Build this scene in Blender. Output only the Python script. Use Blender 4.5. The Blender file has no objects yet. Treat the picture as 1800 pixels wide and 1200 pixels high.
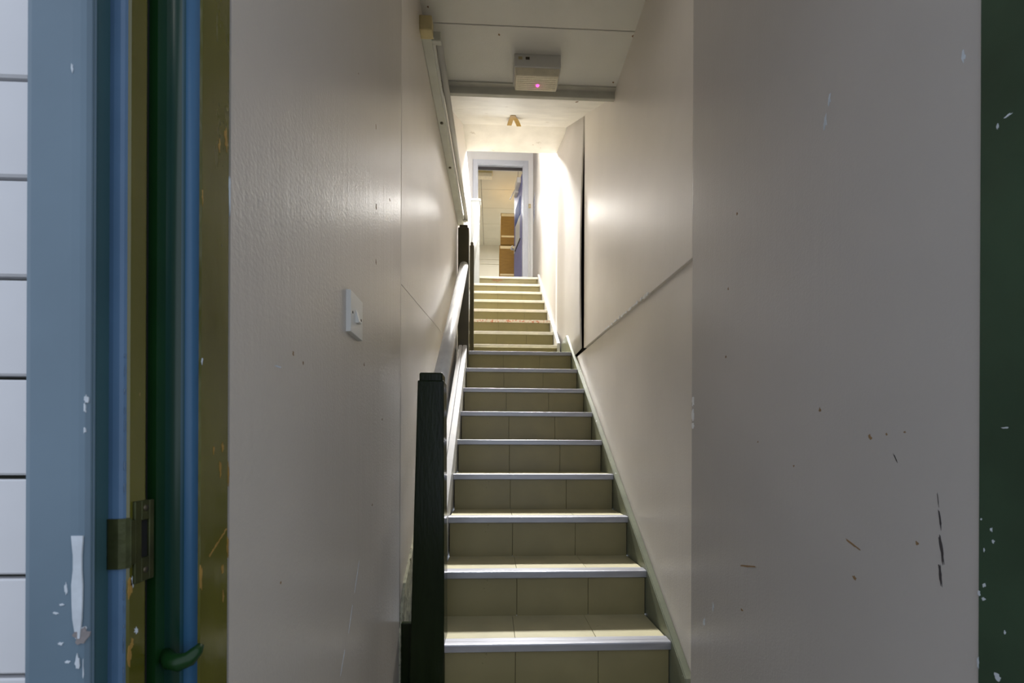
import bpy, bmesh, math, random
from mathutils import Vector, Matrix
random.seed(7)
SC = bpy.context.scene
C = SC.collection
CZ = 0.97                     # eye height over the entrance floor; h = height relative to the eye
# ------------------------------------------------------------------ camera, sky, lights, exposure
cam = bpy.data.cameras.new('camera'); co = bpy.data.objects.new('camera', cam); C.objects.link(co)
cam.sensor_width = 36; cam.lens = 16; cam.shift_y = 0.1056; cam.clip_start = 0.02
YAW, ROLL = math.radians(2.434), math.radians(0.24)
co.matrix_world = (Matrix.Translation((0, 0, CZ)) @ Matrix.Rotation(-YAW, 4, 'Z')
                   @ Matrix.Rotation(math.pi/2, 4, 'X') @ Matrix.Rotation(ROLL, 4, 'Z'))
cam.dof.use_dof = True; cam.dof.focus_distance = 1.9; cam.dof.aperture_fstop = 11
SC.camera = co
W = bpy.data.worlds.new('sky'); SC.world = W; W.use_nodes = True
bg = W.node_tree.nodes['Background']; bg.inputs[0].default_value = (0.78, 0.86, 1.0, 1); bg.inputs[1].default_value = 0.60
def area(name, loc, rot, sx, sy, power, col, spread=180):
    l = bpy.data.lights.new(name, 'AREA'); l.shape = 'RECTANGLE'; l.size = sx; l.size_y = sy; l.energy = power; l.color = col
    o = bpy.data.objects.new(name, l); C.objects.link(o); l.spread = math.radians(spread); o.location = loc; o.rotation_euler = rot; return o
area('hall_lamp_light', (0.22, 5.575, CZ+4.288), (math.radians(-46), 0, 0), 0.50, 0.45, 104, (1.0, 0.985, 0.965), 98)
area('room_lamp_light', (0.2, 8.3, CZ+4.36), (0, 0, 0), 0.6, 0.6, 40, (1.0, 0.97, 0.92))
area('entrance_fill_light', (0.15, 1.12, CZ+1.72), (0, 0, 0), 0.5, 0.12, 0.55, (1.0, 0.97, 0.93))  # unseen fill light added to lift the corridor, has no fixture
SC.view_settings.view_transform = 'Standard'; SC.view_settings.look = 'None'
SC.view_settings.gamma = 1; SC.view_settings.use_curve_mapping = False
SC.view_settings.exposure = 0.82

# ------------------------------------------------------------------ materials
def srgb(r, g, b):
    f = lambda c: (c/255/12.92) if c/255 <= .04045 else ((c/255+.055)/1.055)**2.4
    return (f(r), f(g), f(b), 1)
def mat(name, col, rough=.5, metal=0, var=.06, vscale=3, bump=0, bscale=120, stretch=None, spots=None, spotcol=(60, 50, 35), spotscale=40,
        coat=0, speck2=None, spec=.5, emit=0, emitcol=None, streak=0):
    m = bpy.data.materials.new(name); m.use_nodes = True
    nt = m.node_tree; N = nt.nodes; L = nt.links; b = N['Principled BSDF']
    b.inputs['Roughness'].default_value = rough; b.inputs['Metallic'].default_value = metal
    b.inputs['Specular IOR Level'].default_value = spec
    if coat: b.inputs['Coat Weight'].default_value = coat; b.inputs['Coat Roughness'].default_value = .12
    tc = N.new('ShaderNodeTexCoord'); mp = N.new('ShaderNodeMapping'); L.new(tc.outputs['Object'], mp.inputs[0])
    if stretch: mp.inputs['Scale'].default_value = stretch
    base = srgb(*col)
    ns = N.new('ShaderNodeTexNoise'); ns.inputs['Scale'].default_value = vscale; ns.inputs['Detail'].default_value = 5
    L.new(mp.outputs[0], ns.inputs['Vector'])
    rp = N.new('ShaderNodeValToRGB'); rp.color_ramp.elements[0].position = .3; rp.color_ramp.elements[1].position = .7
    lo = [c*(1-var*2) for c in base[:3]]+[1]; hi = [min(1, c*(1+var)) for c in base[:3]]+[1]
    rp.color_ramp.elements[0].color = lo; rp.color_ramp.elements[1].color = hi
    L.new(ns.outputs['Fac'], rp.inputs[0]); out = rp.outputs[0]
    def overlay(out, scale, thr, col, soft=.02):
        n2 = N.new('ShaderNodeTexNoise'); n2.inputs['Scale'].default_value = scale; n2.inputs['Detail'].default_value = 6; n2.inputs['Roughness'].default_value = .65
        L.new(mp.outputs[0], n2.inputs['Vector'])
        r2 = N.new('ShaderNodeValToRGB'); r2.color_ramp.elements[0].position = thr; r2.color_ramp.elements[1].position = thr+soft
        L.new(n2.outputs['Fac'], r2.inputs[0])
        mx = N.new('ShaderNodeMix'); mx.data_type = 'RGBA'; L.new(r2.outputs[0], mx.inputs[0]); L.new(out, mx.inputs[6]); mx.inputs[7].default_value = srgb(*col)
        return mx.outputs[2]
    if spots: out = overlay(out, spotscale, spots, spotcol)
    if speck2: out = overlay(out, *speck2)
    L.new(out, b.inputs['Base Color'])
    if bump:
        nb = N.new('ShaderNodeTexNoise'); nb.inputs['Scale'].default_value = bscale; nb.inputs['Detail'].default_value = 3
        L.new(mp.outputs[0], nb.inputs['Vector']); h = nb.outputs['Fac']
        if streak:
            mp2 = N.new('ShaderNodeMapping'); mp2.inputs['Scale'].default_value = (1, 1, .06); L.new(tc.outputs['Object'], mp2.inputs[0])
            n3 = N.new('ShaderNodeTexNoise'); n3.inputs['Scale'].default_value = 45; n3.inputs['Detail'].default_value = 4; L.new(mp2.outputs[0], n3.inputs['Vector'])
            ad = N.new('ShaderNodeMath'); ad.operation = 'MULTIPLY_ADD'; L.new(n3.outputs['Fac'], ad.inputs[0]); ad.inputs[1].default_value = streak; L.new(h, ad.inputs[2]); h = ad.outputs[0]
        bp = N.new('ShaderNodeBump'); bp.inputs['Strength'].default_value = bump; bp.inputs['Distance'].default_value = .002
        L.new(h, bp.inputs['Height']); L.new(bp.outputs[0], b.inputs['Normal'])
    if emit:
        b.inputs['Emission Strength'].default_value = emit; b.inputs['Emission Color'].default_value = srgb(*(emitcol or col))
    return m
M = {}
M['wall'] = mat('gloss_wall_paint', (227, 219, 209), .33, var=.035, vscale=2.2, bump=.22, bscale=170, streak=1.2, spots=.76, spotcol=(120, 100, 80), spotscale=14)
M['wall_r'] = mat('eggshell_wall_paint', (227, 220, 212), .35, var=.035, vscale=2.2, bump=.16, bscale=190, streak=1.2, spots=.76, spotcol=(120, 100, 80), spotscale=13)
M['wall_near_l'] = mat('near_left_darker_gloss', (192, 184, 174), .30, var=.035, vscale=2.2, bump=.3, bscale=150, streak=1.0, spots=.76, spotcol=(120, 100, 80), spotscale=14)  # near left panel, darker than the wall beyond it
M['wall_near_r'] = mat('near_right_darker', (186, 181, 177), .30, var=.035, vscale=2.2, bump=.16, bscale=190, streak=1.2, spots=.76, spotcol=(120, 100, 80), spotscale=13)  # near right panel, darker than the far right wall
M['wall_up'] = mat('matt_wall_toned_down', (194, 190, 186), .55, var=.035, vscale=2.2, bump=.16, bscale=190, streak=1.2)  # wall paint darkened where the hall lamp overexposes it
M['hall_dark'] = mat('hall_bounce_cut', (136, 132, 128), .6, var=.05)  # unseen hall surfaces darkened to cut bounce light on the end wall
M['hall_floor'] = mat('hall_floor_bounce_cut', (96, 88, 72), .6, var=.1)  # unseen landing floor, also darkened to hold bounce light down
M['pale_floor'] = mat('pale_bounce_floor', (196, 196, 192), .6, var=.05)  # unseen floor made pale to throw light up to the room ceiling
M['stop_blue'] = mat('stop_sky_lit', (50, 94, 128), .4, var=.08, bump=.2, bscale=50)  # stop colours fade from sky-lit blue to shaded green
M['stop_mid'] = mat('stop_half_lit', (32, 72, 84), .35, var=.08)
M['stop_mid2'] = mat('stop_shaded', (20, 54, 40), .3, var=.08)
M['white_wall'] = mat('white_wall_paint', (238, 239, 241), .5, var=.02, bump=.08, bscale=150)
M['ceil'] = mat('ceiling_paint', (230, 228, 221), .6, var=.03, vscale=4, bump=.3, bscale=220)
M['ceil_old'] = mat('flaking_ceiling_paint', (232, 229, 222), .55, var=.05, vscale=7, bump=.35, bscale=60, spots=.66, spotcol=(206, 200, 190), spotscale=9)
M['trim'] = mat('ceiling_trim_paint', (205, 203, 192), .5, var=.05, vscale=9)
M['substrate'] = mat('shade_dark_backing', (40, 33, 25), .85, var=.2)  # near-black backing so the open panel gap reads as deep shade
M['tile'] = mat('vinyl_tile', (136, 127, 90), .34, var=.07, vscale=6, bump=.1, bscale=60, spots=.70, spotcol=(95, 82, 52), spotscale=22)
M['tread'] = mat('brightened_tread_vinyl', (184, 177, 142), .45, var=.07, vscale=6, bump=.1, bscale=60, spots=.70, spotcol=(95, 82, 52), spotscale=22)  # tile colour lightened to make the lit tread strips bright
M['joint'] = mat('tile_bed', (62, 55, 38), .8, var=.1)
M['alu'] = mat('worn_aluminium', (168, 169, 176), .36, metal=.6, var=.10, vscale=14, stretch=(.3, 2, 2), bump=.1, bscale=80, spots=.72, spotcol=(120, 108, 90), spotscale=20)
M['lit_nosing'] = mat('lit_cream_nosing', (236, 232, 222), .45, var=.06, vscale=14, spots=.70, spotcol=(170, 155, 125), spotscale=25)  # upper nosings, their brightly lit look put into the colour
M['red_nosing'] = mat('worn_red_printed_nosing', (226, 214, 200), .5, var=.06, vscale=30, spots=.55, spotcol=(205, 130, 100), spotscale=38, speck2=(60, .64, (110, 70, 55)))
M['string_r'] = mat('shaded_string_paint', (128, 132, 112), .4, var=.1, vscale=7, spots=.68, spotcol=(196, 198, 192), spotscale=26, bump=.2, bscale=70)  # same grey as the upper string, darkened to show it in shade
M['string_l'] = mat('pale_string_paint', (214, 214, 214), .32, var=.06, vscale=8, bump=.15, bscale=60, spots=.72, spotcol=(150, 146, 136), spotscale=25)
M['newel'] = mat('dark_green_gloss', (26, 36, 16), .2, spec=.22, var=.12, vscale=8, bump=.25, bscale=40, stretch=(3, 3, .6), spots=.765, spotcol=(150, 150, 110), spotscale=38)
M['newel_brown'] = mat('dark_bronze_green_gloss', (58, 54, 34), .3, var=.12, vscale=8, bump=.2, bscale=50)
M['rail'] = mat('silver_rail_paint', (226, 226, 226), .28, metal=.1, var=.1, vscale=9, bump=.12, bscale=50)
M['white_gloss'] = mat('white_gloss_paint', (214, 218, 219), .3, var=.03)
M['off_white'] = mat('toned_down_white_post', (176, 182, 184), .4, var=.03)  # white post paint, toned down against the strong hall lamp
M['jamb'] = mat('olive_reflection_gloss', (88, 86, 26), .17, spec=.8, var=.16, vscale=7, bump=.5, bscale=28, stretch=(1, 1, .5), spots=.70, spotcol=(128, 112, 66), spotscale=30, speck2=(14, .70, (34, 34, 18)))  # green jamb paint, warm wall reflection mixed into its olive
M['jamb_dark'] = mat('deep_green_gloss', (22, 56, 24), .3, spec=.3, var=.14, vscale=7, bump=.2, bscale=30, spots=.765, spotcol=(190, 196, 190), spotscale=36)
M['jamb_right'] = mat('bottle_green_gloss', (52, 74, 56), .28, var=.12, vscale=7, bump=.25, bscale=30, spots=.755, spotcol=(196, 206, 206), spotscale=34)
M['blue'] = mat('slate_blue_paint', (100, 122, 138), .4, var=.06, vscale=6, bump=.15, bscale=50, spots=.735, spotcol=(176, 190, 204), spotscale=40)
M['blue_edge'] = mat('sky_tinted_edge', (74, 104, 134), .4, var=.08, vscale=9, bump=.2, bscale=50, spots=.72, spotcol=(176, 190, 204), spotscale=50)  # jamb edge with the blue sky reflection put into its colour
M['teal'] = mat('reveal_teal', (56, 88, 92), .4, var=.08, vscale=7, bump=.15, bscale=50)  # reveal coloured darker and greener than the architrave face
M['chip_white'] = mat('bare_filler', (200, 208, 216), .7, var=.08, vscale=60)
M['chip_ochre'] = mat('bare_timber_chip', (158, 124, 58), .7, var=.12, vscale=60)
M['chip_grey'] = mat('grey_brown_filler', (140, 134, 134), .7, var=.15, vscale=90)
M['scuff'] = mat('black_scuff', (62, 58, 60), .6, var=.1, vscale=80)
M['scuff_brown'] = mat('brown_scuff', (140, 112, 78), .6, var=.1, vscale=80)
M['brass_dark'] = mat('tarnished_steel', (62, 66, 34), .35, metal=.5, var=.2, vscale=40, bump=.3, bscale=90)
M['black'] = mat('black_shade_fill', (8, 8, 8), .9)  # black blocks coloured as the shade inside gap and bolt hole
M['clad'] = mat('white_cladding', (222, 222, 225), .45, var=.03, vscale=8)
M['clad_back'] = mat('cladding_backing', (40, 42, 32), .8)
M['plastic'] = mat('white_plastic', (214, 212, 206), .32, var=.015)
M['plastic_old'] = mat('yellowed_plastic', (206, 190, 140), .45, var=.06, vscale=20)
M['batten'] = mat('batten_enamel', (206, 206, 194), .35, var=.05, vscale=10)
M['tube'] = mat('unlit_tube_glass', (214, 212, 204), .2, var=.03)
M['screw'] = mat('screw_metal', (90, 82, 66), .4, metal=.7)
M['diff'] = mat('prismatic_diffuser', (240, 230, 204), .3, var=.05, vscale=30, bump=.6, bscale=160)
M['led'] = mat('led', (255, 60, 170), .3, emit=3.0, emitcol=(255, 60, 190))
M['tape'] = mat('masking_tape', (186, 148, 58), .6, var=.1, vscale=30)
M['plaster'] = mat('rough_cement', (196, 194, 168), .9, var=.2, vscale=30, bump=1.0, bscale=40, spots=.62, spotcol=(84, 80, 44), spotscale=40, speck2=(70, .66, (205, 205, 195)))
M['doorframe'] = mat('frame_paint', (206, 212, 224), .4, var=.03)
M['doorblue'] = mat('periwinkle_door_paint', (132, 134, 184), .6, spec=.3, var=.04)
M['doorblue2'] = mat('mid_blue_panel', (74, 94, 158), .8, spec=.15, var=.05)
M['glass'] = mat('frosted_panel', (205, 206, 206), .6, var=.03)
M['room'] = mat('room_wall_paint', (208, 204, 190), .6, var=.03)
M['carton'] = mat('brown_cardboard', (156, 117, 42), .6, var=.07, vscale=10, stretch=(1, 1, 4))
M['packtape'] = mat('pale_packing_tape', (240, 218, 164), .2, var=.05)
M['chrome'] = mat('chrome', (238, 238, 240), .3, metal=.15)
M['paper'] = mat('notice_paper', (196, 200, 212), .6, var=.04)
M['ink'] = mat('notice_ink', (120, 130, 170), .6)
M['concrete'] = mat('concrete', (120, 116, 106), .85, var=.1, bump=.4, bscale=50)
M['lampglass'] = mat('lit_diffuser', (255, 248, 235), .4, emit=24)
M['black_plastic'] = mat('black_plastic', (28, 26, 24), .5)

# ------------------------------------------------------------------ helpers
def Z(h): return CZ + h
def link(name, bm, m, parent=None, smooth=False):
    bmesh.ops.recalc_face_normals(bm, faces=bm.faces)
    me = bpy.data.meshes.new(name); bm.to_mesh(me); bm.free()
    for x in (m if isinstance(m, (list, tuple)) else [m]): me.materials.append(x)
    if smooth:
        for p in me.polygons: p.use_smooth = True
    o = bpy.data.objects.new(name, me); C.objects.link(o)
    if parent: o.parent = parent
    return o
def empty(name, loc=(0, 0, 0), parent=None):
    o = bpy.data.objects.new(name, None); C.objects.link(o); o.empty_display_size = .1; o.location = loc
    if parent: o.parent = parent
    return o
def tag(o, label=None, cat=None, group=None, kind=None):
    if label: o['label'] = label
    if cat: o['category'] = cat
    if group: o['group'] = group
    if kind: o['kind'] = kind
    return o
def box(bm, x0, x1, y0, y1, z0, z1, bev=0, seg=2):
    vs = [bm.verts.new(p) for p in ((x0,y0,z0),(x1,y0,z0),(x1,y1,z0),(x0,y1,z0),(x0,y0,z1),(x1,y0,z1),(x1,y1,z1),(x0,y1,z1))]
    fs = [bm.faces.new([vs[i] for i in q]) for q in ((3,2,1,0),(4,5,6,7),(0,1,5,4),(1,2,6,5),(2,3,7,6),(3,0,4,7))]
    if bev:
        es = {e for f in fs for e in f.edges}
        bmesh.ops.bevel(bm, geom=list(es), offset=bev, segments=seg, profile=.5, affect='EDGES')
    return vs
def Box(name, m, a, parent=None, bev=0, seg=2):
    bm = bmesh.new(); box(bm, *a, bev=bev, seg=seg); return link(name, bm, m, parent)
def hexa(bm, P, bev=0):
    """8 points: bottom ring then top ring"""
    vs = [bm.verts.new(p) for p in P]
    fs = [bm.faces.new([vs[i] for i in q]) for q in ((3,2,1,0),(4,5,6,7),(0,1,5,4),(1,2,6,5),(2,3,7,6),(3,0,4,7))]
    if bev:
        bmesh.ops.bevel(bm, geom=list({e for f in fs for e in f.edges}), offset=bev, segments=2, profile=.5, affect='EDGES')
def prism(bm, poly, fn0, fn1):
    """poly: 2-D outline; fn0/fn1 map it to the two end faces"""
    a = [bm.verts.new(fn0(*p)) for p in poly]; b = [bm.verts.new(fn1(*p)) for p in poly]
    bm.faces.new(a); bm.faces.new(b[::-1]); n = len(poly)
    for i in range(n): bm.faces.new((a[i], a[(i+1) % n], b[(i+1) % n], b[i]))
def vprism(name, m, poly, z0, z1, parent=None, smooth=False):     # plan outline (x, y) pulled up
    bm = bmesh.new(); prism(bm, poly, lambda x, y: (x, y, z0), lambda x, y: (x, y, z1)); return link(name, bm, m, parent, smooth)
def xprism(name, m, poly, x0, x1, parent=None):                    # side outline (y, h) pulled sideways
    bm = bmesh.new(); prism(bm, poly, lambda y, h: (x0, y, Z(h)), lambda y, h: (x1, y, Z(h))); return link(name, bm, m, parent)
def tube(bm, pts, r, n=14, sy=1.0):
    rings = []
    for i, p in enumerate(pts):
        p = Vector(p); d = (Vector(pts[min(i+1, len(pts)-1)])-Vector(pts[max(i-1, 0)])).normalized()
        s = d.cross(Vector((0, 0, 1)))
        if s.length < 1e-4: s = Vector((1, 0, 0))
        s.normalize(); u = s.cross(d)
        rr = r[i] if isinstance(r, (list, tuple)) else r
        rings.append([bm.verts.new(p+s*math.cos(2*math.pi*k/n)*rr+u*math.sin(2*math.pi*k/n)*rr*sy) for k in range(n)])
    for a, b in zip(rings, rings[1:]):
        for k in range(n): bm.faces.new((a[k], a[(k+1) % n], b[(k+1) % n], b[k]))
    bm.faces.new(rings[0][::-1]); bm.faces.new(rings[-1])
def blob(bm, c, u, v, nrm, ru, rv, t=.0005, n=9, jag=.25, taper=0):
    n, jag = n+4, min(.5, jag*1.35)
    """small ragged flake lying on a surface"""
    c, u, v, nrm = map(Vector, (c, u, v, nrm)); top = []; bot = []
    for k in range(n):
        a = 2*math.pi*k/n; q = 1+random.uniform(-jag, jag); s = 1-taper*math.sin(a)
        p = c+u*math.cos(a)*ru*q*s+v*math.sin(a)*rv*q
        bot.append(bm.verts.new(p-nrm*.0004)); top.append(bm.verts.new(p+nrm*t))
    bm.faces.new(top); bm.faces.new(bot[::-1])
    for k in range(n): bm.faces.new((bot[k], bot[(k+1) % n], top[(k+1) % n], top[k]))
def wallpos(P, Q, t): return [P[i]+(Q[i]-P[i])*t for i in range(2)]

# ------------------------------------------------------------------ setting: ground, floors
ground = tag(Box('floor_outside', M['concrete'], (-3, 3, -4, .52, -.15, -.02)), kind='structure')
floor = tag(Box('floor', M['concrete'], (-.42, .72, .52, 1.5, -.1, Z(-.968))), kind='structure')

# ------------------------------------------------------------------ left wall of the corridor
wl = tag(empty('wall_left', (-.3, .53, 0)), kind='structure')
wl_off = Vector((.3, -.53, 0))
def fix(o):                                     # children of offset parents keep world places
    o.matrix_parent_inverse = o.parent.matrix_world.inverted() if False else Matrix.Translation(-o.parent.location)
    return o
# near panel: faces the passage at x=-.30, rounded far edge
poly = [(-.42, .533), (-.300, .533)]
for k in range(6):
    a = k*math.pi/10; poly.append((-.300-.012*(1-math.cos(a)), 1.485+.012*math.sin(a)))
poly += [(-.42, 1.497)]
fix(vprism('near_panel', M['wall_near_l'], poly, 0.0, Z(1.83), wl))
# bead covering the joint
bm = bmesh.new(); tube(bm, [(-.3125, 1.5065, 0.03), (-.3125, 1.5065, Z(1.79))], .0105, 12); fix(link('joint_bead', bm, M['wall'], wl, True))
def lx(y): return -.306+(y-1.5)*(.056/2.67)     # far part closes in slightly
LJ0, LJ1 = .555, .655
def lj(y): return LJ0+(y-1.6)*.10
bm = bmesh.new(); y0, y1 = 1.497, 4.17
hexa(bm, [(lx(y0)-.10, y0, Z(lj(y0))), (lx(y0), y0, Z(lj(y0))), (lx(y1), y1, Z(lj(y1))), (lx(y1)-.1, y1, Z(lj(y1))),
          (lx(y0)-.10, y0, Z(1.83)), (lx(y0), y0, Z(1.83)), (lx(y1), y1, Z(2.85)), (lx(y1)-.1, y1, Z(2.85))], bev=.002)
fix(link('upper_panel', bm, M['wall'], wl))
bm = bmesh.new()
hexa(bm, [(lx(y0)-.104, y0, 0), (lx(y0)-.0016, y0, 0), (lx(y1)-.0016, y1, 0), (lx(y1)-.104, y1, 0),
          (lx(y0)-.104, y0, Z(lj(y0))), (lx(y0)-.0016, y0, Z(lj(y0))), (lx(y1)-.0016, y1, Z(lj(y1))), (lx(y1)-.104, y1, Z(lj(y1)))])
fix(link('lower_panel', bm, M['wall'], wl))
# dwarf wall along the upper flight, its top climbs to the landing post
bm = bmesh.new(); y0, y1 = 4.17, 5.55
hexa(bm, [(-.35, y0, 0), (-.25, y0, 0), (-.275, y1, 0), (-.375, y1, 0), (-.35, y0, Z(2.73)), (-.25, y0, Z(2.73)), (-.275, y1, Z(3.03)), (-.375, y1, Z(3.03))], bev=.004)
fix(link('dwarf_wall', bm, M['wall'], wl))
# rough cement skirting that climbs with the stair, and dark infill by the bottom newel
bm = bmesh.new(); o_ = [(1.50, -.968), (1.50, -.60), (1.58, -.46), (1.72, -.36), (1.95, -.20), (2.2, -.03), (2.2, -.5), (1.9, -.968)]
prism(bm, o_, lambda y, h: (lx(y)-.02, y, Z(h)), lambda y, h: (lx(y)+.007+random.uniform(-.002, .002), y, Z(h)))
fix(link('cement_skirting', bm, M['plaster'], wl))
fix(Box('dark_infill', M['newel'], (-.298, -.238, 1.505, 1.525, 0.0, Z(-.57)), wl, bev=.004))
# screw holes, flakes, scratches
def marks(parent, X, side, items, m, name):
    for (y, h, ry, rz) in items:
        X = .603-(y-.539)*.01391 if side < 0 else X
        bm = bmesh.new(); blob(bm, (X, y, Z(h)), (0, 1, 0), (0, 0, 1), (side, 0, 0), ry, rz, .0004, 8, .35); fix(link(name, bm, M[m], parent))
marks(wl, -.300, 1, [(1.172, .821, .003, .006), (1.178, .62, .003, .007), (1.178, .479, .003, .006), (.733, .1354, .002, .0025), (.697, .143, .002, .003),
      (1.33, .72, .003, .003), (1.074, .197, .003, .004), (1.25, .08, .002, .004), (.66, -.19, .002, .002), (1.15, -.14, .003, .003), (1.02, .83, .002, .002)], 'scuff_brown', 'pit')
for (y, h, a, l) in ((1.02, -.29, .5, .07), (.98, -.36, .5, .05), (.65, .115, 1.5, .02), (.93, -.43, .6, .04)):
    bm = bmesh.new(); blob(bm, (-.3, y, Z(h)), (0, math.sin(a), math.cos(a)), (0, math.cos(a), -math.sin(a)), (1, 0, 0), l/2, .0012, .0004, 10, .3); fix(link('scratch', bm, M['chip_white'], wl))

# ------------------------------------------------------------------ right wall of the corridor
wr = tag(empty('wall_right', (.6, .54, 0)), kind='structure')
fix(vprism('backing', M['substrate'], [(.64, 1.3), (.74, 1.3), (.74, 6.9), (.64, 6.9)], 0, Z(4.7), wr))
def rx(y): return .613 if y < 3.90 else (.613-(y-3.90)*.1438 if y < 4.14 else .5785)
poly = [(.74, .539), (.603, .539), (.592, 1.330)]
for k in range(1, 5):
    a = k*math.pi/8; poly.append((.592+.005*(1-math.cos(a)), 1.330+.005*math.sin(a)))
poly += [(.64, 1.335), (.74, 1.335)]
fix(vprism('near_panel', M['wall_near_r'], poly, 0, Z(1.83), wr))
def rj(y): return .585+(y-1.39)*.0571
bm = bmesh.new(); y0, y1 = 1.354, 3.0
hexa(bm, [(.602, y0, Z(rj(y0))), (.66, y0, Z(rj(y0))), (.66, y1, Z(rj(y1))), (.602, y1, Z(rj(y1))), (.602, y0, Z(1.9)), (.66, y0, Z(1.9)), (.66, y1, Z(2.4)), (.602, y1, Z(2.4))], bev=.002)
fix(link('upper_panel', bm, M['wall_r'], wr))
bm = bmesh.new(); y1 = 3.9
hexa(bm, [(.614, y0, 0), (.66, y0, 0), (.66, y1, 0), (.614, y1, 0), (.614, y0, Z(rj(y0)+.01)), (.66, y0, Z(rj(y0)+.01)), (.66, y1, Z(rj(y1)-.02)), (.614, y1, Z(rj(y1)-.02))])
fix(link('lower_panel', bm, M['wall_r'], wr))
# bowed panel: near edge stands off the backing and leaves a dark gap
bm = bmesh.new(); ny, nz = 16, 14; G = []
def bow(z): 
    t = max(0, min(1, (z-.69)/(2.22-.69)))
    return .001+.025*math.sin(math.pi*.75*(1-t))
for layer in (0, 1):
    g = []
    for i in range(ny+1):
        y = 3.025+(4.17-3.025)*i/ny; row = []
        zb = rj(y)+.004; zt = min(2.80, 1.86+.607*(y-2.40)+.05)
        for j in range(nz+1):
            h = zb+(zt-zb)*j/nz
            x = rx(y)-.004-bow(h)*(1-i/ny)**3.2
            row.append(bm.verts.new((x+.0045*layer, y, Z(h))))
        g.append(row)
    G.append(g)
for l in (0, 1):
    for i in range(ny):
        for j in range(nz): bm.faces.new((G[l][i][j], G[l][i+1][j], G[l][i+1][j+1], G[l][i][j+1]))
for i in range(ny):
    for j in (0, nz): bm.faces.new((G[0][i][j], G[0][i+1][j], G[1][i+1][j], G[1][i][j]))
for j in range(nz):
    for i in (0, ny): bm.faces.new((G[0][i][j], G[0][i][j+1], G[1][i][j+1], G[1][i][j]))
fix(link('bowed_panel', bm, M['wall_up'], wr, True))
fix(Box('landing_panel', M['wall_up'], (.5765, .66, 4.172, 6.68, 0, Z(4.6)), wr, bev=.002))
# crusty paint along the joint, filled corner chip, marks
bm = bmesh.new()
for k in range(16):
    y = 1.75+.045*k+random.uniform(-.015, .015); blob(bm, (.6015, y, Z(rj(y)+.003)), (0, 1, .06), (0, -.06, 1), (-1, 0, 0), random.uniform(.01, .03), random.uniform(.003, .007), .002, 8, .4)
tag(fix(link('paint_crust', bm, M['white_wall'], wr)), kind='stuff')
for (h, l) in ((.145, .025), (.105, .03), (.075, .02)):
    bm = bmesh.new(); blob(bm, (.592, 1.323, Z(h)), (0, 1, 0), (0, 0, 1), (-1, 0, 0), .007, l/2, .0006, 9, .3); fix(link('filled_chip', bm, M['white_wall'], wr))
def streaks(parent, X, side, items, m, name):
    for (y, h, dy, dh, w) in items:
        X = .603-(y-.539)*.01391 if side < 0 else X
        l = math.hypot(dy, dh); u = Vector((0, dy/l, dh/l)); v = Vector((0, -dh/l, dy/l))
        bm = bmesh.new(); blob(bm, (X, y, Z(h)), u, v, (side, 0, 0), l/2, w/2, .0004, 12, .25); fix(link(name, bm, M[m], parent))
streaks(wr, .600, -1, [(.5905, -.066, .002, .018, .0008), (.5878, -.092, .004, .026, .0025), (.5855, -.131, .005, .034, .004), (.587, -.165, .003, .028, .0035), (.655, -.01, .006, .012, .0015)], 'scuff', 'black_scuff')
streaks(wr, .600, -1, [(1.04, -.27, .09, -.02, .004), (.735, -.155, .03, .012, .003)], 'scuff_brown', 'brown_scuff')
marks(wr, .600, -1, [(1.09, .58, .003, .004), (1.13, .41, .003, .003), (1.14, .24, .003, .004), (.81, .075, .003, .004), (.70, .022, .003, .004), (.67, .026, .0015, .0015), (.64, .028, .0015, .0015),
      (1.0, .02, .002, .002), (.88, -.03, .002, .002), (.62, -.13, .0025, .0025), (.73, -.21, .004, .003), (1.06, -.38, .005, .003)], 'scuff_brown', 'pit')
marks(wr, .600, -1, [(.56, .507, .002, .007), (.79, .63, .003, .011), (.80, .595, .004, .012), (1.2, -.42, .004, .01), (1.25, -.48, .004, .012)], 'chip_white', 'paint_flake')

# ------------------------------------------------------------------ ceilings over the corridor
ce = tag(empty('ceiling', (0, 1.2, Z(1.795))), kind='structure')
for y0, y1 in ((.50, 1.928), (1.931, 2.25)):
    fix(Box('ceiling_panel', M['ceil'], (-.44, .76, y0, y1, Z(1.795), Z(1.86)), ce, bev=.0015, seg=1))
fix(Box('ceiling_backing', M['substrate'], (-.44, .76, .5, 2.25, Z(1.80), Z(1.9)), ce))
fix(Box('edge_trim', M['trim'], (-.34, .64, 2.248, 2.27, Z(1.752), Z(1.83)), ce, bev=.003))
fix(Box('shadow_strip', M['trim'], (-.34, .64, 2.225, 2.249, Z(1.788), Z(1.80)), ce, bev=.002))
ces = tag(xprism('ceiling_slope', M['ceil_old'], [(2.255, 1.770), (3.80, 2.708), (4.17, 2.725), (4.168, 2.95), (4.0, 2.95), (2.2, 1.9)], -1.35, .78), kind='structure')
hw = tag(Box('wall_header', M['hall_dark'], (-1.4, .70, 4.07, 4.17, Z(2.78), Z(4.6))), kind='structure')
# nail heads and dents on the near ceiling
for (x, y) in ((-.26, 1.80), (-.27, 1.86), (.58, 2.2), (.02, 1.97), (.60, 1.95)):
    bm = bmesh.new(); blob(bm, (x, y, Z(1.795)), (1, 0, 0), (0, 1, 0), (0, 0, -1), .004, .005, .0004, 8, .3); fix(link('nail_mark', bm, M['scuff_brown'], ce))
bm = bmesh.new(); blob(bm, (.45, 2.46, Z(1.770+.607*(2.46-2.255))), (1, 0, 0), (0, .855, .519), (0, .519, -.855), .006, .012, .002, 6, .4); tag(link('paint_flake', bm, M['scuff_brown'], ces))
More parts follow.
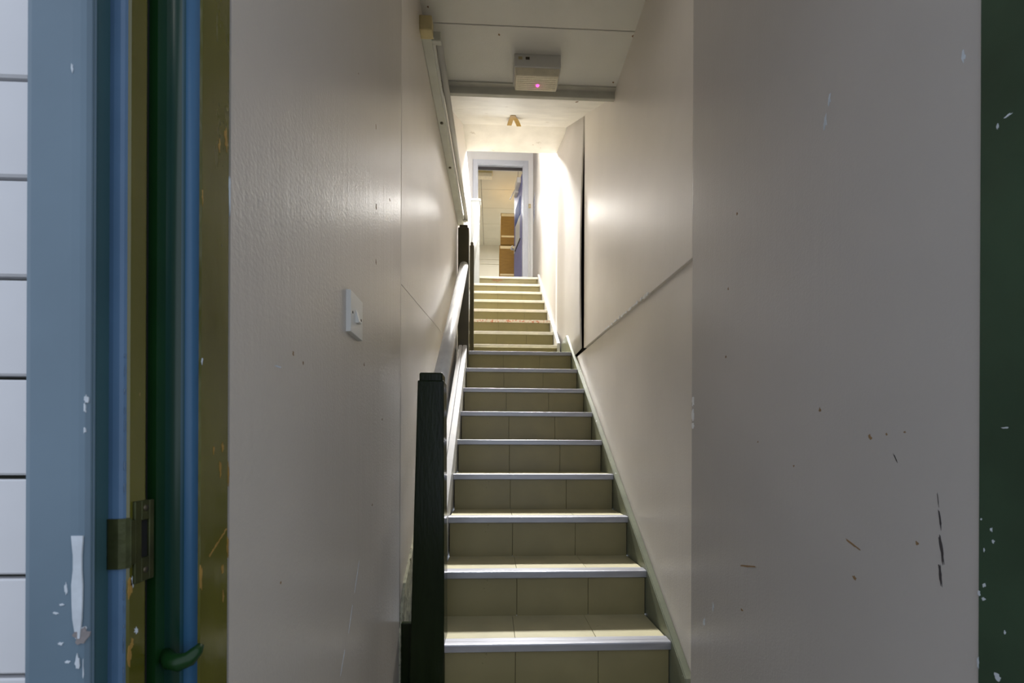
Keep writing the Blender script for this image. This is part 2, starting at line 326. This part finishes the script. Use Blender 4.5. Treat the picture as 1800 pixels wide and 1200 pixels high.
# upper hall
ceh = tag(Box('ceiling_hall', M['hall_dark'], (-1.5, .8, 4.1, 6.75, Z(4.54), Z(4.7))), kind='structure')
fh = tag(empty('floor_landing', (0, 5.7, Z(2.143))), kind='structure')
fix(Box('slab', M['hall_floor'], (-.30, .575, 5.66, 6.9, Z(1.9), Z(2.142)), fh))
fix(Box('gallery_slab', M['hall_floor'], (-1.4, -.372, 4.17, 6.9, Z(1.9), Z(2.142)), fh))
wg = tag(Box('wall_gallery', M['hall_dark'], (-1.5, -1.4, 4.08, 6.8, Z(1.9), Z(4.6))), kind='structure')

# ------------------------------------------------------------------ end wall, door, room beyond
we = tag(empty('wall_back', (0, 6.66, Z(2.143))), kind='structure')
fix(Box('wall_part', M['white_wall'], (-1.45, -.29, 6.66, 6.78, Z(1.9), Z(4.6)), we))
fix(Box('wall_part', M['white_wall'], (.49, .66, 6.66, 6.78, Z(1.9), Z(4.6)), we))
fix(Box('wall_part', M['white_wall'], (-.29, .49, 6.66, 6.78, Z(4.215), Z(4.6)), we))
d2 = tag(empty('door_2', (.42, 6.66, Z(2.143))), kind='structure')
def frame(name, x0, x1, zt, w, y0, y1, m):
    bm = bmesh.new(); zb = Z(2.143)
    box(bm, x0, x0+w, y0, y1, zb, zt, .004); box(bm, x1-w, x1, y0, y1, zb, zt, .004); box(bm, x0+w-.001, x1-w+.001, y0, y1, zt-w, zt, .004)
    return fix(link(name, bm, m, d2))
frame('architrave', -.305, .505, Z(4.225), .062, 6.64, 6.665, M['doorframe'])
frame('frame', -.262, .455, Z(4.185), .030, 6.652, 6.79, M['doorframe'])
bm = bmesh.new(); box(bm, -.232, .42, 6.70, 6.72, Z(4.118), Z(4.155), .003); fix(link('head_stop', bm, M['scuff'], d2))
hinge = Vector((.418, 6.79, Z(2.15))); ang = math.radians(97.3)
def leafbox(name, m, u0, u1, t0, t1, z0, z1, parent, bev=.002):
    """u along the leaf from the hinge, t across it (0 = face towards the passage)"""
    bm = bmesh.new(); vs = box(bm, u0, u1, t0, t1, z0, z1, 0)
    if bev: bmesh.ops.bevel(bm, geom=list(bm.edges), offset=bev, segments=1, affect='EDGES')
    du = Vector((-math.cos(math.pi-ang)*1.0 if False else math.cos(ang), math.sin(ang), 0)); dv = Vector((math.sin(ang), -math.cos(ang), 0))
    for v in bm.verts: v.co = hinge+du*v.co.x+dv*v.co.y+Vector((0, 0, v.co.z))
    o = link(name, bm, m, parent); 
    return o
lf = leafbox('leaf', M['doorblue'], 0, .64, 0, .042, .0, 1.97, d2); fix(lf)
def sub(o): return o
sub(leafbox('notice_panel', M['doorblue2'], .10, .52, -.006, .002, 1.43, 1.70, lf))
sub(leafbox('vision_panel', M['glass'], .14, .50, -.006, .002, 1.06, 1.42, lf))
sub(leafbox('panel_rail', M['scuff'], .10, .54, -.010, .002, 1.035, 1.06, lf))
sub(leafbox('door_closer', M['plastic'], .05, .27, -.062, .0, 1.87, 1.95, lf, .006))
sub(leafbox('closer_cover', M['plastic'], .27, .42, -.050, .0, 1.84, 1.92, lf, .006))
hd = sub(leafbox('lever_plate', M['chrome'], .545, .605, -.010, .002, 1.03, 1.13, lf))
bm = bmesh.new(); du = Vector((math.cos(ang), math.sin(ang), 0)); dv = Vector((math.sin(ang), -math.cos(ang), 0))
P = lambda u, t, z: hinge+du*u+dv*t+Vector((0, 0, z))
tube(bm, [P(.578, 0, 1.09), P(.578, -.055, 1.09), P(.565, -.062, 1.09), P(.45, -.062, 1.085)], [.014, .014, .014, .012], 10); sub(link('lever_handle', bm, M['chrome'], lf, True))
bm = bmesh.new(); tube(bm, [(.352, 7.17, Z(4.05)), (.345, 7.20, Z(4.135)), (.268, 7.48, Z(4.115))], .009, 8); sub(link('closer_arm', bm, M['black_plastic'], lf, True))
# room beyond the door
rm = tag(empty('wall_room', (0, 9.9, Z(2.143))), kind='structure')
fix(Box('far_wall', M['room'], (-1.6, 1.6, 9.92, 10.0, Z(2.1), Z(4.5)), rm))
fix(Box('side_wall', M['room'], (-1.6, -1.5, 6.78, 9.95, Z(2.1), Z(4.5)), rm))
fix(Box('side_wall', M['room'], (1.2, 1.3, 6.78, 9.95, Z(2.1), Z(4.5)), rm))
fix(Box('inner_face', M['room'], (-1.5, -.27, 6.781, 6.80, Z(2.1), Z(4.5)), rm)); fix(Box('inner_face', M['room'], (.47, 1.25, 6.781, 6.80, Z(2.1), Z(4.5)), rm))
fix(Box('picture_rail', M['room'], (-1.5, 1.2, 9.90, 9.93, Z(4.13), Z(4.16)), rm, bev=.003)); fix(Box('picture_rail', M['room'], (-1.5, 1.2, 9.90, 9.93, Z(4.03), Z(4.06)), rm, bev=.003))
fr = tag(Box('floor_room', M['pale_floor'], (-1.6, 1.3, 6.9, 10, Z(2.0), Z(2.142))), kind='structure')
cr = tag(empty('ceiling_room', (0, 8.3, Z(4.44))), kind='structure')
fix(Box('grid', M['joint'], (-1.6, 1.3, 6.78, 10, Z(4.452), Z(4.52)), cr))
tme = None
for ix in range(5):
    for iy in range(6):
        x0, y0 = -1.40+.6*ix-.01, 6.60+.6*iy-.02
        a = (max(x0, -1.5)+.003, min(x0+.6, 1.2)-.003, max(y0, 6.80)+.003, min(y0+.6, 9.92)-.003, Z(4.44), Z(4.453))
        if a[1]-a[0] > .05 and a[3]-a[2] > .05: fix(Box('ceiling_tile', M['room'], a, cr, bev=.002, seg=1))

# ------------------------------------------------------------------ front doorway: left and right jambs, cladding
d1 = tag(empty('door_1', (-.32, .45, 0)), kind='structure')
T = Z(1.12)
fix(vprism('inner_jamb', M['jamb'], [(-.40, .531), (-.301, .531), (-.2995, .528), (-.2995, .481), (-.301, .4785), (-.40, .4785)], -.02, T, d1))
# stop with a hollow corner into the rebate; sky-to-shade gradient coloured face by face
pts = [(-.3005, .478)]
pts += [(-.3135, .477)]
for k in range(1, 8):
    a = k/8*math.pi/2; pts.append((-.3135-.0085*math.sin(a), .477-.012*(1-math.cos(a))))
pts += [(-.322, .462), (-.322, .450), (-.36, .450), (-.36, .479)]
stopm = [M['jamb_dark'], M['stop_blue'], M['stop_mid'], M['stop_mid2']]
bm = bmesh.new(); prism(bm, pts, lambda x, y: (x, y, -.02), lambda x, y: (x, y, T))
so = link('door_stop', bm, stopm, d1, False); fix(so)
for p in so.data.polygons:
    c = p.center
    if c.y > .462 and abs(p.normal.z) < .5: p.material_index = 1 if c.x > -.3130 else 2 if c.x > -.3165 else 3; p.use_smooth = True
fix(Box('stop_gap_shade', M['black'], (-.36, -.330, .43, .455, -.02, T), d1))
pts = [(-.36, .4375), (-.3225, .4375), (-.322, .436), (-.322, .4185)]
fix(vprism('rebate_lining', M['jamb'], pts+[(-.325, .4150), (-.36, .4150)], -.02, T, d1))
nose = [(-.3235, .4165), (-.3245, .4145), (-.327, .4130), (-.332, .4125), (-.336, .4130), (-.337, .4180), (-.34, .43), (-.327, .43)]
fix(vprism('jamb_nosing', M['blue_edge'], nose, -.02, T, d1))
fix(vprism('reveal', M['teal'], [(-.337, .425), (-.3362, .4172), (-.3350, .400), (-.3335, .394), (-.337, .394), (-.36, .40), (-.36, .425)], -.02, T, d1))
face = [(-.3334, .3965), (-.3338, .3925), (-.3355, .3895), (-.339, .3880), (-.345, .3875), (-.377, .3875), (-.381, .3885), (-.383, .392), (-.383, .47), (-.345, .47), (-.345, .40)]
arch = fix(vprism('architrave', M['blue'], face, -.02, T, d1))
for nm in ('inner_jamb',): pass
# keep: strike plate with a lip over the nosing, screws and a bolt hole
sp = empty('strike_plate', (-.322, .43, Z(-.085)), d1); sp.matrix_parent_inverse = Matrix.Translation(-d1.location)
def fx2(o): o.matrix_parent_inverse = Matrix.Translation(-sp.location); return o
bm = bmesh.new(); zt, zb = Z(-.048), Z(-.122)
def vrect(bm, y0, y1, z0, z1, x0=-.3225, x1=-.3195): box(bm, x0, x1, y0, y1, z0, z1, .0006, 1)
vrect(bm, .4215, .4295, zb, zt); vrect(bm, .4385, .4445, zb, zt); vrect(bm, .429, .439, Z(-.066), zt); vrect(bm, .429, .439, zb, Z(-.100))
vrect(bm, .4165, .4225, Z(-.104), Z(-.064))
pl = [(-.3195, .4175), (-.3215, .4135), (-.326, .4110), (-.334, .4106), (-.338, .4122), (-.3385, .4145), (-.335, .4135), (-.326, .4145), (-.3225, .4175)]
prism(bm, pl, lambda x, y: (x, y, Z(-.106)), lambda x, y: (x, y, Z(-.062)))
fx2(link('plate', bm, M['brass_dark'], sp)); fx2(Box('bolt_hole', M['black'], (-.3285, -.3215, .4285, .4392, Z(-.101), Z(-.065)), sp))
for zz in (-.055, -.112):
    bm = bmesh.new(); tube(bm, [(-.3215, .434, Z(zz)), (-.3188, .434, Z(zz))], [.0032, .0028], 10); fx2(link('screw', bm, M['screw'], sp, True))
# painted-over hook standing out of the stop
bm = bmesh.new(); tube(bm, [(-.322, .463, Z(-.202)), (-.312, .456, Z(-.207)), (-.303, .4555, Z(-.208)), (-.296, .459, Z(-.206)), (-.2915, .464, Z(-.200)), (-.2905, .468, Z(-.196))], [.006, .0078, .0085, .0075, .0055, .003], 12)
fix(link('painted_hook', bm, M['jamb_dark'], d1, True))
# chipped paint on the jamb
def chip(m, c, u, nrm, ru, rv, jag=.3, n=11, name='paint_chip', taper=0):
    bm = bmesh.new(); blob(bm, (c[0], c[1], Z(c[2])), u, (0, 0, 1), nrm, ru, rv, .0004, n, jag, taper); fix(link(name, bm, M[m], d1))
FY = .3874
bm = bmesh.new()
prof = [(-.072, .0045), (-.078, .0040), (-.088, .0030), (-.100, .0030), (-.112, .0042), (-.128, .0038), (-.140, .0032), (-.150, .0016), (-.156, .0008)]
L_ = [(-.3395-w*1.0, h) for h, w in prof]; R_ = [(-.3375+w*.6, h) for h, w in prof][::-1]
prism(bm, L_+R_, lambda x, h: (x, FY+.0006, Z(h)), lambda x, h: (x, FY-.0006, Z(h))); fix(link('bare_patch', bm, M['chip_white'], d1))
chip('chip_grey', (-.336, .3880, -.155), (1, .3, 0), (-.2, -1, 0), .0045, .0065); chip('chip_white', (-.3365, .3885, -.150), (1, .3, 0), (-.2, -1, 0), .003, .004)
for (x, h, a, b) in ((-.339, -.175, .0015, .006), (-.337, -.182, .0015, .010), (-.3385, -.196, .003, .003), (-.3345, .040, .0015, .003), (-.3365, .033, .002, .004), (-.337, .0145, .002, .003),
                     (-.337, -.205, .0015, .006), (-.348, -.115, .001, .004), (-.352, -.16, .002, .0012), (-.356, -.135, .002, .001), (-.3465, -.175, .002, .001), (-.345, .31, .0008, .0035), (-.3515, -.128, .002, .001)):
    chip('chip_white', (x, FY if x < -.3385 else .3895, h), (1, 0, 0), (0, -1, 0), a, b)
for k in range(26):
    h = random.uniform(-.215, .10)-.02*(k % 2); chip('chip_white', (-.3240, .4148, h), (.6, -.6, 0), (.6, -.8, 0), random.uniform(.0005, .0013), random.uniform(.0015, .005), .4)
for (y, h, a, b) in ((.4190, -.125, .0022, .009), (.4185, -.185, .002, .008), (.4215, -.175, .002, .004), (.4265, -.165, .0022, .003), (.422, -.119, .0022, .005)):
    chip('chip_ochre' if a < .0022 or h == -.125 else 'chip_white', (-.3221, y, h), (0, 1, 0), (1, 0, 0), a, b)
for (y, h, a, b, m) in ((.518, .001, .0018, .005, 'chip_ochre'), (.514, -.022, .0018, .0075, 'chip_ochre'), (.502, -.002, .001, .004, 'chip_ochre'), (.519, -.134, .002, .004, 'chip_ochre'), (.5285, -.112, .0016, .010, 'chip_ochre'),
                        (.4815, -.135, .0018, .013, 'chip_ochre'), (.5295, -.03, .0012, .012, 'chip_ochre'), (.482, .09, .001, .003, 'chip_white'), (.5225, .345, .003, .010, 'chip_ochre'), (.5295, .29, .0014, .02, 'chip_white'), (.51, .33, .0015, .006, 'chip_ochre'),
                        (.4815, .26, .0008, .008, 'chip_ochre'), (.5205, -.165, .0014, .006, 'chip_ochre')):
    chip(m, (-.2995, y, h), (0, 1, 0), (1, 0, 0), a, b, .35)
bm = bmesh.new()
for k in range(7): blob(bm, (-.2995, .497+.0045*k, Z(-.113+.0035*k)), (0, 1, .6), (0, -.6, 1), (1, 0, 0), .0030, .0010, .0004, 8, .4)
fix(link('scrape', bm, M['chip_ochre'], d1))
# right-hand jamb and architrave
fix(vprism('right_jamb', M['jamb_right'], [(.7, .5385), (.602, .5385), (.6005, .537), (.6005, .478), (.602, .476), (.62, .476), (.62, .40), (.7, .40)], -.02, T, d1))
fix(vprism('right_architrave', M['blue'], [(.625, .39), (.69, .39), (.695, .395), (.695, .46), (.625, .46)], -.02, T, d1))
for (y, h, a, b) in ((.5345, -.083, .0012, .0016), (.523, -.094, .0022, .003), (.521, -.108, .0022, .003), (.531, -.12, .001, .003), (.531, -.163, .0022, .003), (.5365, -.174, .0022, .004), (.5315, -.18, .003, .0025),
                     (.508, -.212, .0016, .003), (.516, -.268, .005, .006), (.5375, -.26, .0018, .008), (.507, .393, .005, .002), (.518, .388, .0015, .004), (.5085, .028, .005, .0012)):
    chip('chip_white', (.6005, y, h), (0, 1, 0), (-1, 0, 0), a*.7, b*.75, .35)
fix(Box('head_jamb', M['jamb'], (-.40, .70, .40, .531, T, T+.06), d1))
wf = tag(empty('wall_front', (-.9, .46, 0)), kind='structure')
fix(Box('backing', M['clad_back'], (-2.2, -.375, .468, .53, -.02, Z(2.3)), wf))
fix(Box('wall_part', M['clad_back'], (.66, 2.2, .468, .53, -.02, Z(2.3)), wf)); fix(Box('lintel', M['clad_back'], (-.40, .70, .47, .53, T+.05, Z(2.3)), wf))
board = None; k0 = .3558-.0957*13
for k in range(32):
    h = k0+.0957*k
    if board is None:
        bm = bmesh.new()
        prism(bm, [(.457, .0025), (.457, .0905), (.4585, .0922), (.468, .0922), (.468, .0005), (.459, .0005)], lambda y, z: (-2.1, y, z), lambda y, z: (-.3835, y, z))
        b = board = link('cladding_board', bm, M['clad'], wf)
    else:
        b = board.copy(); C.objects.link(b); b.parent = wf
    b.matrix_parent_inverse = Matrix.Translation(-wf.location); b.location = (0, 0, Z(h))

# ------------------------------------------------------------------ stairs
XL = -.187
def stair(name, label, D0, h0, g, r, n0, n1, xl, xr, nos):
    st = tag(empty(name, ((xl+xr)/2, D0+g*n0, Z(h0+r*(n0-1)))), label, 'staircase')
    cache = {}
    off = Vector((-(xl+xr)/2, -(D0+g*n0), -Z(h0+r*(n0-1))))
    w3 = (xr-xl)
    cuts = [xl+.004, xl+w3*.352, xl+w3*.704, xr-.002]
    for n in range(n0, n1+1):
        y, z = D0+g*n, Z(h0+r*n)
        key = 's'
        sx = ((xl+xr)/2)
        bm = bmesh.new(); last = n == n1
        box(bm, xl+.002, xr, .019, (g+.017 if not last else g*.25), -r, -.0055)
        s = link('step', bm, M['joint'], st); s.location = Vector((0, y, z))+off
        jit = random.uniform(-.012, .012)
        for k in range(3):
            a, b = cuts[k]+(jit if k else 0)+.0007, cuts[k+1]+(jit if k < 2 else 0)-.0007
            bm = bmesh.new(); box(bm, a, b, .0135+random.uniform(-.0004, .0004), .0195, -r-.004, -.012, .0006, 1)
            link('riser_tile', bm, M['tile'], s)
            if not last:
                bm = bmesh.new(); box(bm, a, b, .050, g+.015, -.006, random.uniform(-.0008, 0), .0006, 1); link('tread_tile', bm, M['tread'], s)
        # nosing: rounded lip, ribbed top
        pr = [(.0, -.024), (.0, -.004), (.0015, -.0005), (.005, .0008), (.018, .0008), (.019, .0002), (.022, .0002), (.023, .0008), (.048, .0008), (.0515, -.0002), (.0515, -.006), (.010, -.006), (.010, -.026), (.004, -.027)]
        bm = bmesh.new(); prism(bm, pr, lambda a, b: (xl, a, b), lambda a, b: (xr, a, b)); link('nosing', bm, M[nos(n)], s)
    return st
low = stair('staircase', 'lower flight of vinyl-tiled stairs with silver metal nosings, nearest the doorway', 1.708, -.458, .24, .170, -2, 7, XL, .587, lambda n: 'alu')
upp = stair('staircase', 'upper flight of vinyl-tiled stairs with cream nosings, coloured as lit, climbing to the far door', 3.902, .902, .2475, .1773, 0, 7, -.235, .551, lambda n: 'red_nosing' if n == 2 else 'lit_nosing')
# chip in the top riser, brown mark
topstep = [c for c in upp.children if c.name.startswith('step')][-1]
bm = bmesh.new(); blob(bm, (.045, .0128, -.043), (1, 0, 0), (0, 0, 1), (0, -1, 0), .055, .018, .0008, 11, .35, -.5); link('broken_tile', bm, M['scuff_brown'], topstep)
ld = tag(Box('floor_half_landing', M['tread'], (XL, .60, 3.44, 3.93, Z(.62), Z(.731))), kind='structure')
# strings
def string(name, m, pts, x0, x1, parent, bev=.003):
    bm = bmesh.new(); prism(bm, pts, lambda y, h: (x0, y, Z(h)), lambda y, h: (x1, y, Z(h)))
    if bev: bmesh.ops.bevel(bm, geom=[e for e in bm.edges if abs((e.verts[0].co-e.verts[1].co).x) < 1e-5], offset=bev, segments=2, affect='EDGES')
    o = link(name, bm, m, parent); o.matrix_parent_inverse = Matrix.Translation(-parent.location); return o
nl = lambda y: -.458+(y-1.708)*.7083
string('right_string', M['string_r'], [(1.36, nl(1.36)+.010), (3.66, .925), (3.92, .915), (3.92, .70), (3.45, .45), (1.36, -.97)], .588, .613, low)
lp = [(1.59, nl(1.59)+.085), (3.30, nl(3.30)+.085), (3.30, .4), (1.9, -.6), (1.59, -.80)]
string('left_string', M['string_l'], lp, -.248, -.2215, low, .003); string('left_string', M['string_l'], lp, -.2185, -.188, low, .003)
nu = lambda y: .902+(y-3.902)*.7164
string('right_string', M['string_l'], [(3.90, nu(3.90)+.02), (5.68, nu(5.68)+.02), (5.68, 1.9), (4.1, .75), (3.90, .732)], .552, .5765, upp)
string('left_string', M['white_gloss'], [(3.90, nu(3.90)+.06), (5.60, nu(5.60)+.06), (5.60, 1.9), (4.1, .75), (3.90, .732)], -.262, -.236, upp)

# ------------------------------------------------------------------ banisters
ba = tag(empty('banister', (-.2, 1.5, 0)), 'banister of lower stairs, dark green newels with a silver-painted round handrail', 'banister')
def newel(name, m, x0, x1, y0, y1, h0, h1, parent, flare=0, cap=.026, capin=.0045):
    nb = bmesh.new(); f = flare
    hexa(nb, [(x0-f, y0-f*.4, Z(h0)), (x1+f*.3, y0-f*.4, Z(h0)), (x1+f*.3, y1+f*.4, Z(h0)), (x0-f, y1+f*.4, Z(h0)), (x0, y0, Z(h1)), (x1, y0, Z(h1)), (x1, y1, Z(h1)), (x0, y1, Z(h1))], bev=.004)
    o = fix(link(name, nb, m, parent))
    c = capin; nb = bmesh.new(); box(nb, x0+c, x1-c, y0+c, y1-c, Z(h1)-.006, Z(h1)+cap, .005)
    k = link('cap', nb, m, o)
    return o
newel('newel_post', M['newel'], -.2415, -.1575, 1.47, 1.56, -.968, .222, ba, flare=.026)
newel('newel_post', M['newel_brown'], -.2565, -.178, 3.30, 3.39, .35, 1.605, ba, cap=.024, capin=.009)
bm = bmesh.new()
rl = [(-.214, 1.555, Z(1.335-(3.31-1.555)*.722)), (-.212, 2.3, Z(1.335-(3.31-2.3)*.722)), (-.213, 3.31, Z(1.335))]
tube(bm, rl, .031, 18, .85); fix(link('handrail', bm, M['rail'], ba, True))
bm = bmesh.new(); tube(bm, [(-.214, 1.555, rl[0][2]-.03), (-.213, 3.31, rl[2][2]-.03)], .012, 8); fix(link('rail_core', bm, M['rail'], ba, True))
bu = tag(empty('banister', (-.2, 3.86, Z(.9))), 'slim banister of upper stairs with thin dark newel, white round handrail and pale capped post', 'banister')
newel('newel_post', M['newel_brown'], -.199, -.163, 3.82, 3.86, .70, 1.71, bu, cap=.03, capin=.006)
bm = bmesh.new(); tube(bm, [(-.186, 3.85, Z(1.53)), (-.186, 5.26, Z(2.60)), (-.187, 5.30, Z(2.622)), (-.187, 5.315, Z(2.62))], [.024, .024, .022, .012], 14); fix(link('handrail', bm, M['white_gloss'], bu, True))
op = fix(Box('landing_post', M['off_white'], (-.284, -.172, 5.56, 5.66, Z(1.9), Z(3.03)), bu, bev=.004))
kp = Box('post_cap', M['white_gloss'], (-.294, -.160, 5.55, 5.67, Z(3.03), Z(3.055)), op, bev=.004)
for (y, h) in ((5.33, 2.62),):
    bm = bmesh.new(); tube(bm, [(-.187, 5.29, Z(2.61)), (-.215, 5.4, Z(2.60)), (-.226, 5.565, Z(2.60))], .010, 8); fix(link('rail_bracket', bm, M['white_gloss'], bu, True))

# ------------------------------------------------------------------ things on walls and ceiling
sw = tag(empty('light_switch', (-.3, .985, Z(.283))), 'white square one-gang rocker switch on the left wall', 'switch')
bm = bmesh.new(); hexa(bm, [(-.001, -.0435, -.0435), (.0095, -.0425, -.0425), (.0095, .0425, -.0425), (-.001, .0435, -.0435), (-.001, -.0435, .0435), (.0095, -.0425, .0425), (.0095, .0425, .0425), (-.001, .0435, .0435)], bev=.001); link('plate', bm, M['plastic'], sw)
bm = bmesh.new(); prism(bm, [(.006, -.0145), (.0165, -.014), (.0178, -.012), (.0098, .0135), (.006, .014)], lambda x, z: (x, -.011, z-.002), lambda x, z: (x, .003, z-.002)); link('rocker', bm, M['plastic'], sw)
for yy in (-.030, .030):
    bm = bmesh.new(); tube(bm, [(.008, yy, 0), (.0102, yy, 0)], [.0032, .0028], 10); link('screw', bm, M['screw'], sw, True)

bt = tag(empty('batten_light', (-.28, 1.85, Z(1.70))), 'unlit white fluorescent batten with bare tube, running along the top of the left wall', 'light')
def lpt(y, d): return lx(y)+d
def along(name, m, d0, d1, h0, h1, y0, y1, bev=.003):
    bm = bmesh.new()
    hexa(bm, [(lpt(y0, d0), y0, Z(h0)), (lpt(y0, d1), y0, Z(h0)), (lpt(y1, d1), y1, Z(h0)), (lpt(y1, d0), y1, Z(h0)), (lpt(y0, d0), y0, Z(h1)), (lpt(y0, d1), y0, Z(h1)), (lpt(y1, d1), y1, Z(h1)), (lpt(y1, d0), y1, Z(h1))], bev=bev)
    return fix(link(name, bm, m, bt))
along('spine', M['batten'], .0, .040, 1.676, 1.728, 1.85, 3.42)
along('end_cap', M['plastic_old'], -.001, .050, 1.672, 1.730, 1.825, 1.872, .004)
along('end_cap', M['batten'], .0, .042, 1.674, 1.730, 3.40, 3.425)
along('reflector_edge', M['plastic'], .040, .050, 1.690, 1.694, 1.88, 3.40, .001)
for y in (1.90, 3.37): along('lamp_holder', M['batten'], .038, .078, 1.684, 1.724, y-.012, y+.012, .004)
bm = bmesh.new(); tube(bm, [(lpt(y, .066), y, Z(1.703)) for y in (1.905, 2.6, 3.365)], .0145, 14); fix(link('tube', bm, M['tube'], bt, True))
bm = bmesh.new(); tube(bm, [(lpt(3.41, .05), 3.41, Z(1.715)), (lpt(3.44, .05), 3.44, Z(1.718))], .009, 10); fix(link('cable_gland', bm, M['screw'], bt, True))
for y in (2.35, 2.72):
    bm = bmesh.new(); tube(bm, [(lpt(y, .02), y, Z(1.677)), (lpt(y, .02), y, Z(1.672))], .008, 10); fix(link('knob', bm, M['screw'], bt, True))

em = tag(empty('emergency_light', (.197, 2.12, Z(1.795))), 'square emergency light with yellowed diffuser and pink indicator on the near ceiling', 'light')
bm = bmesh.new(); box(bm, -.107, .107, -.06, .055, -.058, .001, .004); link('body', bm, M['plastic'], em)
bm = bmesh.new(); hexa(bm, [(-.098, -.045, -.087), (.098, -.045, -.087), (.098, .043, -.087), (-.098, .043, -.087), (-.103, -.055, -.056), (.103, -.055, -.056), (.103, .050, -.056), (-.103, .050, -.056)], bev=.004); df = link('diffuser', bm, M['diff'], em)
bm = bmesh.new()
for k in range(7): box(bm, -.092, .092, -.036+.011*k, -.030+.011*k, -.0885, -.086, .001, 1)
tag(link('prism_ribs', bm, M['diff'], df), kind='stuff')
bm = bmesh.new(); bmesh.ops.create_icosphere(bm, subdivisions=2, radius=.0065, matrix=Matrix.Translation((.006, .006, -.0885))); link('indicator', bm, M['led'], em, True)
for x in (-.078, -.045):
    bm = bmesh.new(); box(bm, x-.010, x+.008, -.0612, -.0598, -.026, -.014, .0004, 1); link('knockout', bm, M['plastic_old'] if x < -.05 else M['screw'], em)

ss = Vector((0, .855, .519)); sn = Vector((0, .519, -.855))
mt = tag(empty('masking_tape', (.155, 3.22, Z(1.770+.607*(3.22-2.255)))), 'scrap of yellow-brown tape peeling from the sloping ceiling', 'tape')
def strip(a, b, w, lift, name):
    bm = bmesh.new(); n = 6; rows = []
    for i in range(n+1):
        t = i/n; p = Vector(a).lerp(Vector(b), t); d = (Vector(b)-Vector(a)).normalized(); s = sn.cross(d).normalized()
        q = p+sn*(.002+lift*t*t)
        rows.append([bm.verts.new(q+s*w/2+sn*.0015), bm.verts.new(q-s*w/2+sn*.0015), bm.verts.new(q-s*w/2), bm.verts.new(q+s*w/2)])
    for r0, r1 in zip(rows, rows[1:]):
        for k in range(4): bm.faces.new((r0[k], r0[(k+1) % 4], r1[(k+1) % 4], r1[k]))
    bm.faces.new(rows[0]); bm.faces.new(rows[-1][::-1]); link(name, bm, M['tape'], mt)
strip(Vector((-.022, 0, 0))-ss*.12, Vector((-.040, 0, 0))+ss*.24, .034, .03, 'strip'); strip(Vector((-.03, 0, 0))-ss*.10, Vector((.030, 0, 0))+ss*.15, .034, .04, 'strip')

# upper landing: notice, switch, trunking
nt = tag(empty('notice', (.5765, 6.46, Z(3.43))), 'small blue-and-white printed notice on right wall near far door', 'notice')
bm = bmesh.new(); box(bm, -.004, .001, -.11, .11, -.17, .17); link('sheet', bm, M['paper'], nt)
for k in range(6):
    bm = bmesh.new(); box(bm, -.0048, -.0036, -.085, .085-.03*(k % 3), .12-.05*k, .142-.05*k); link('print_line', bm, M['ink'], nt)
s2 = tag(empty('light_switch', (.527, 6.66, Z(3.57))), 'tiny grey switch beside far door on white wall', 'switch')
bm = bmesh.new(); box(bm, -.017, .017, -.012, .001, -.03, .03, .003); link('plate', bm, M['plastic_old'], s2)
bm = bmesh.new(); box(bm, -.005, .005, -.016, -.011, -.01, .01, .002); link('rocker', bm, M['plastic'], s2)
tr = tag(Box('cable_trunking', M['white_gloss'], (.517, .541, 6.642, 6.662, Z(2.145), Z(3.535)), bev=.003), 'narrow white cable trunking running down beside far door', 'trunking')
# hall lamp fixture (above the soffit, out of the photograph)
hl = tag(empty('ceiling_light', (.22, 5.62, Z(4.54))), 'white fluorescent ceiling light over the upper landing', 'light')
RT = Matrix.Translation((0, 0, -.235)) @ Matrix.Rotation(math.radians(-46), 4, 'X')
bm = bmesh.new(); box(bm, -.29, .29, -.24, .24, .0, .05, .01); bmesh.ops.transform(bm, matrix=RT, verts=bm.verts); link('reflector', bm, M['plastic'], hl)
bm = bmesh.new(); box(bm, -.27, .27, -.225, .225, -.015, .0, .006); bmesh.ops.transform(bm, matrix=RT, verts=bm.verts); link('diffuser', bm, M['lampglass'], hl)
for x in (-.22, .22):
    bm = bmesh.new(); box(bm, x-.02, x+.02, -.02, .02, -.22, .0, .003); link('bracket', bm, M['plastic'], hl)
# beyond the door
rl2 = tag(empty('emergency_light', (-.14, 7.30, Z(4.44))), 'tan box light on tiled ceiling seen through far doorway', 'light')
bm = bmesh.new(); box(bm, -.12, .12, -.05, .06, -.03, .0, .004); link('body', bm, M['plastic_old'], rl2)
bm = bmesh.new(); box(bm, -.11, .11, -.045, .055, -.09, -.03, .008); link('diffuser', bm, M['diff'], rl2)
CL = ['topmost brown carton of the stack by the blue door', 'second carton from top of the stack by the blue door', 'lowest brown carton of the stack, on the floor by the blue door']
zz = 3.95
for k, (h0, h1, x0, x1) in enumerate(((3.42, 3.95, .118, .52), (2.78, 3.41, .098, .52), (2.145, 2.77, .110, .53))):
    c = tag(empty('carton', ((x0+x1)/2, 7.8, Z(h0))), CL[k], 'carton', 'brown cartons stacked beyond far door')
    w = (x1-x0)/2; H = h1-h0
    bm = bmesh.new(); box(bm, -w, w, -.2, .2, 0, H, .004); link('body', bm, M['carton'], c)
    for (a, b) in ((H-.055, H-.010), (.125, .155)):
        bm = bmesh.new(); box(bm, -w+.012, w-.01, -.2025, -.199, a, b, .0005, 1); link('tape_band', bm, M['packtape'], c)
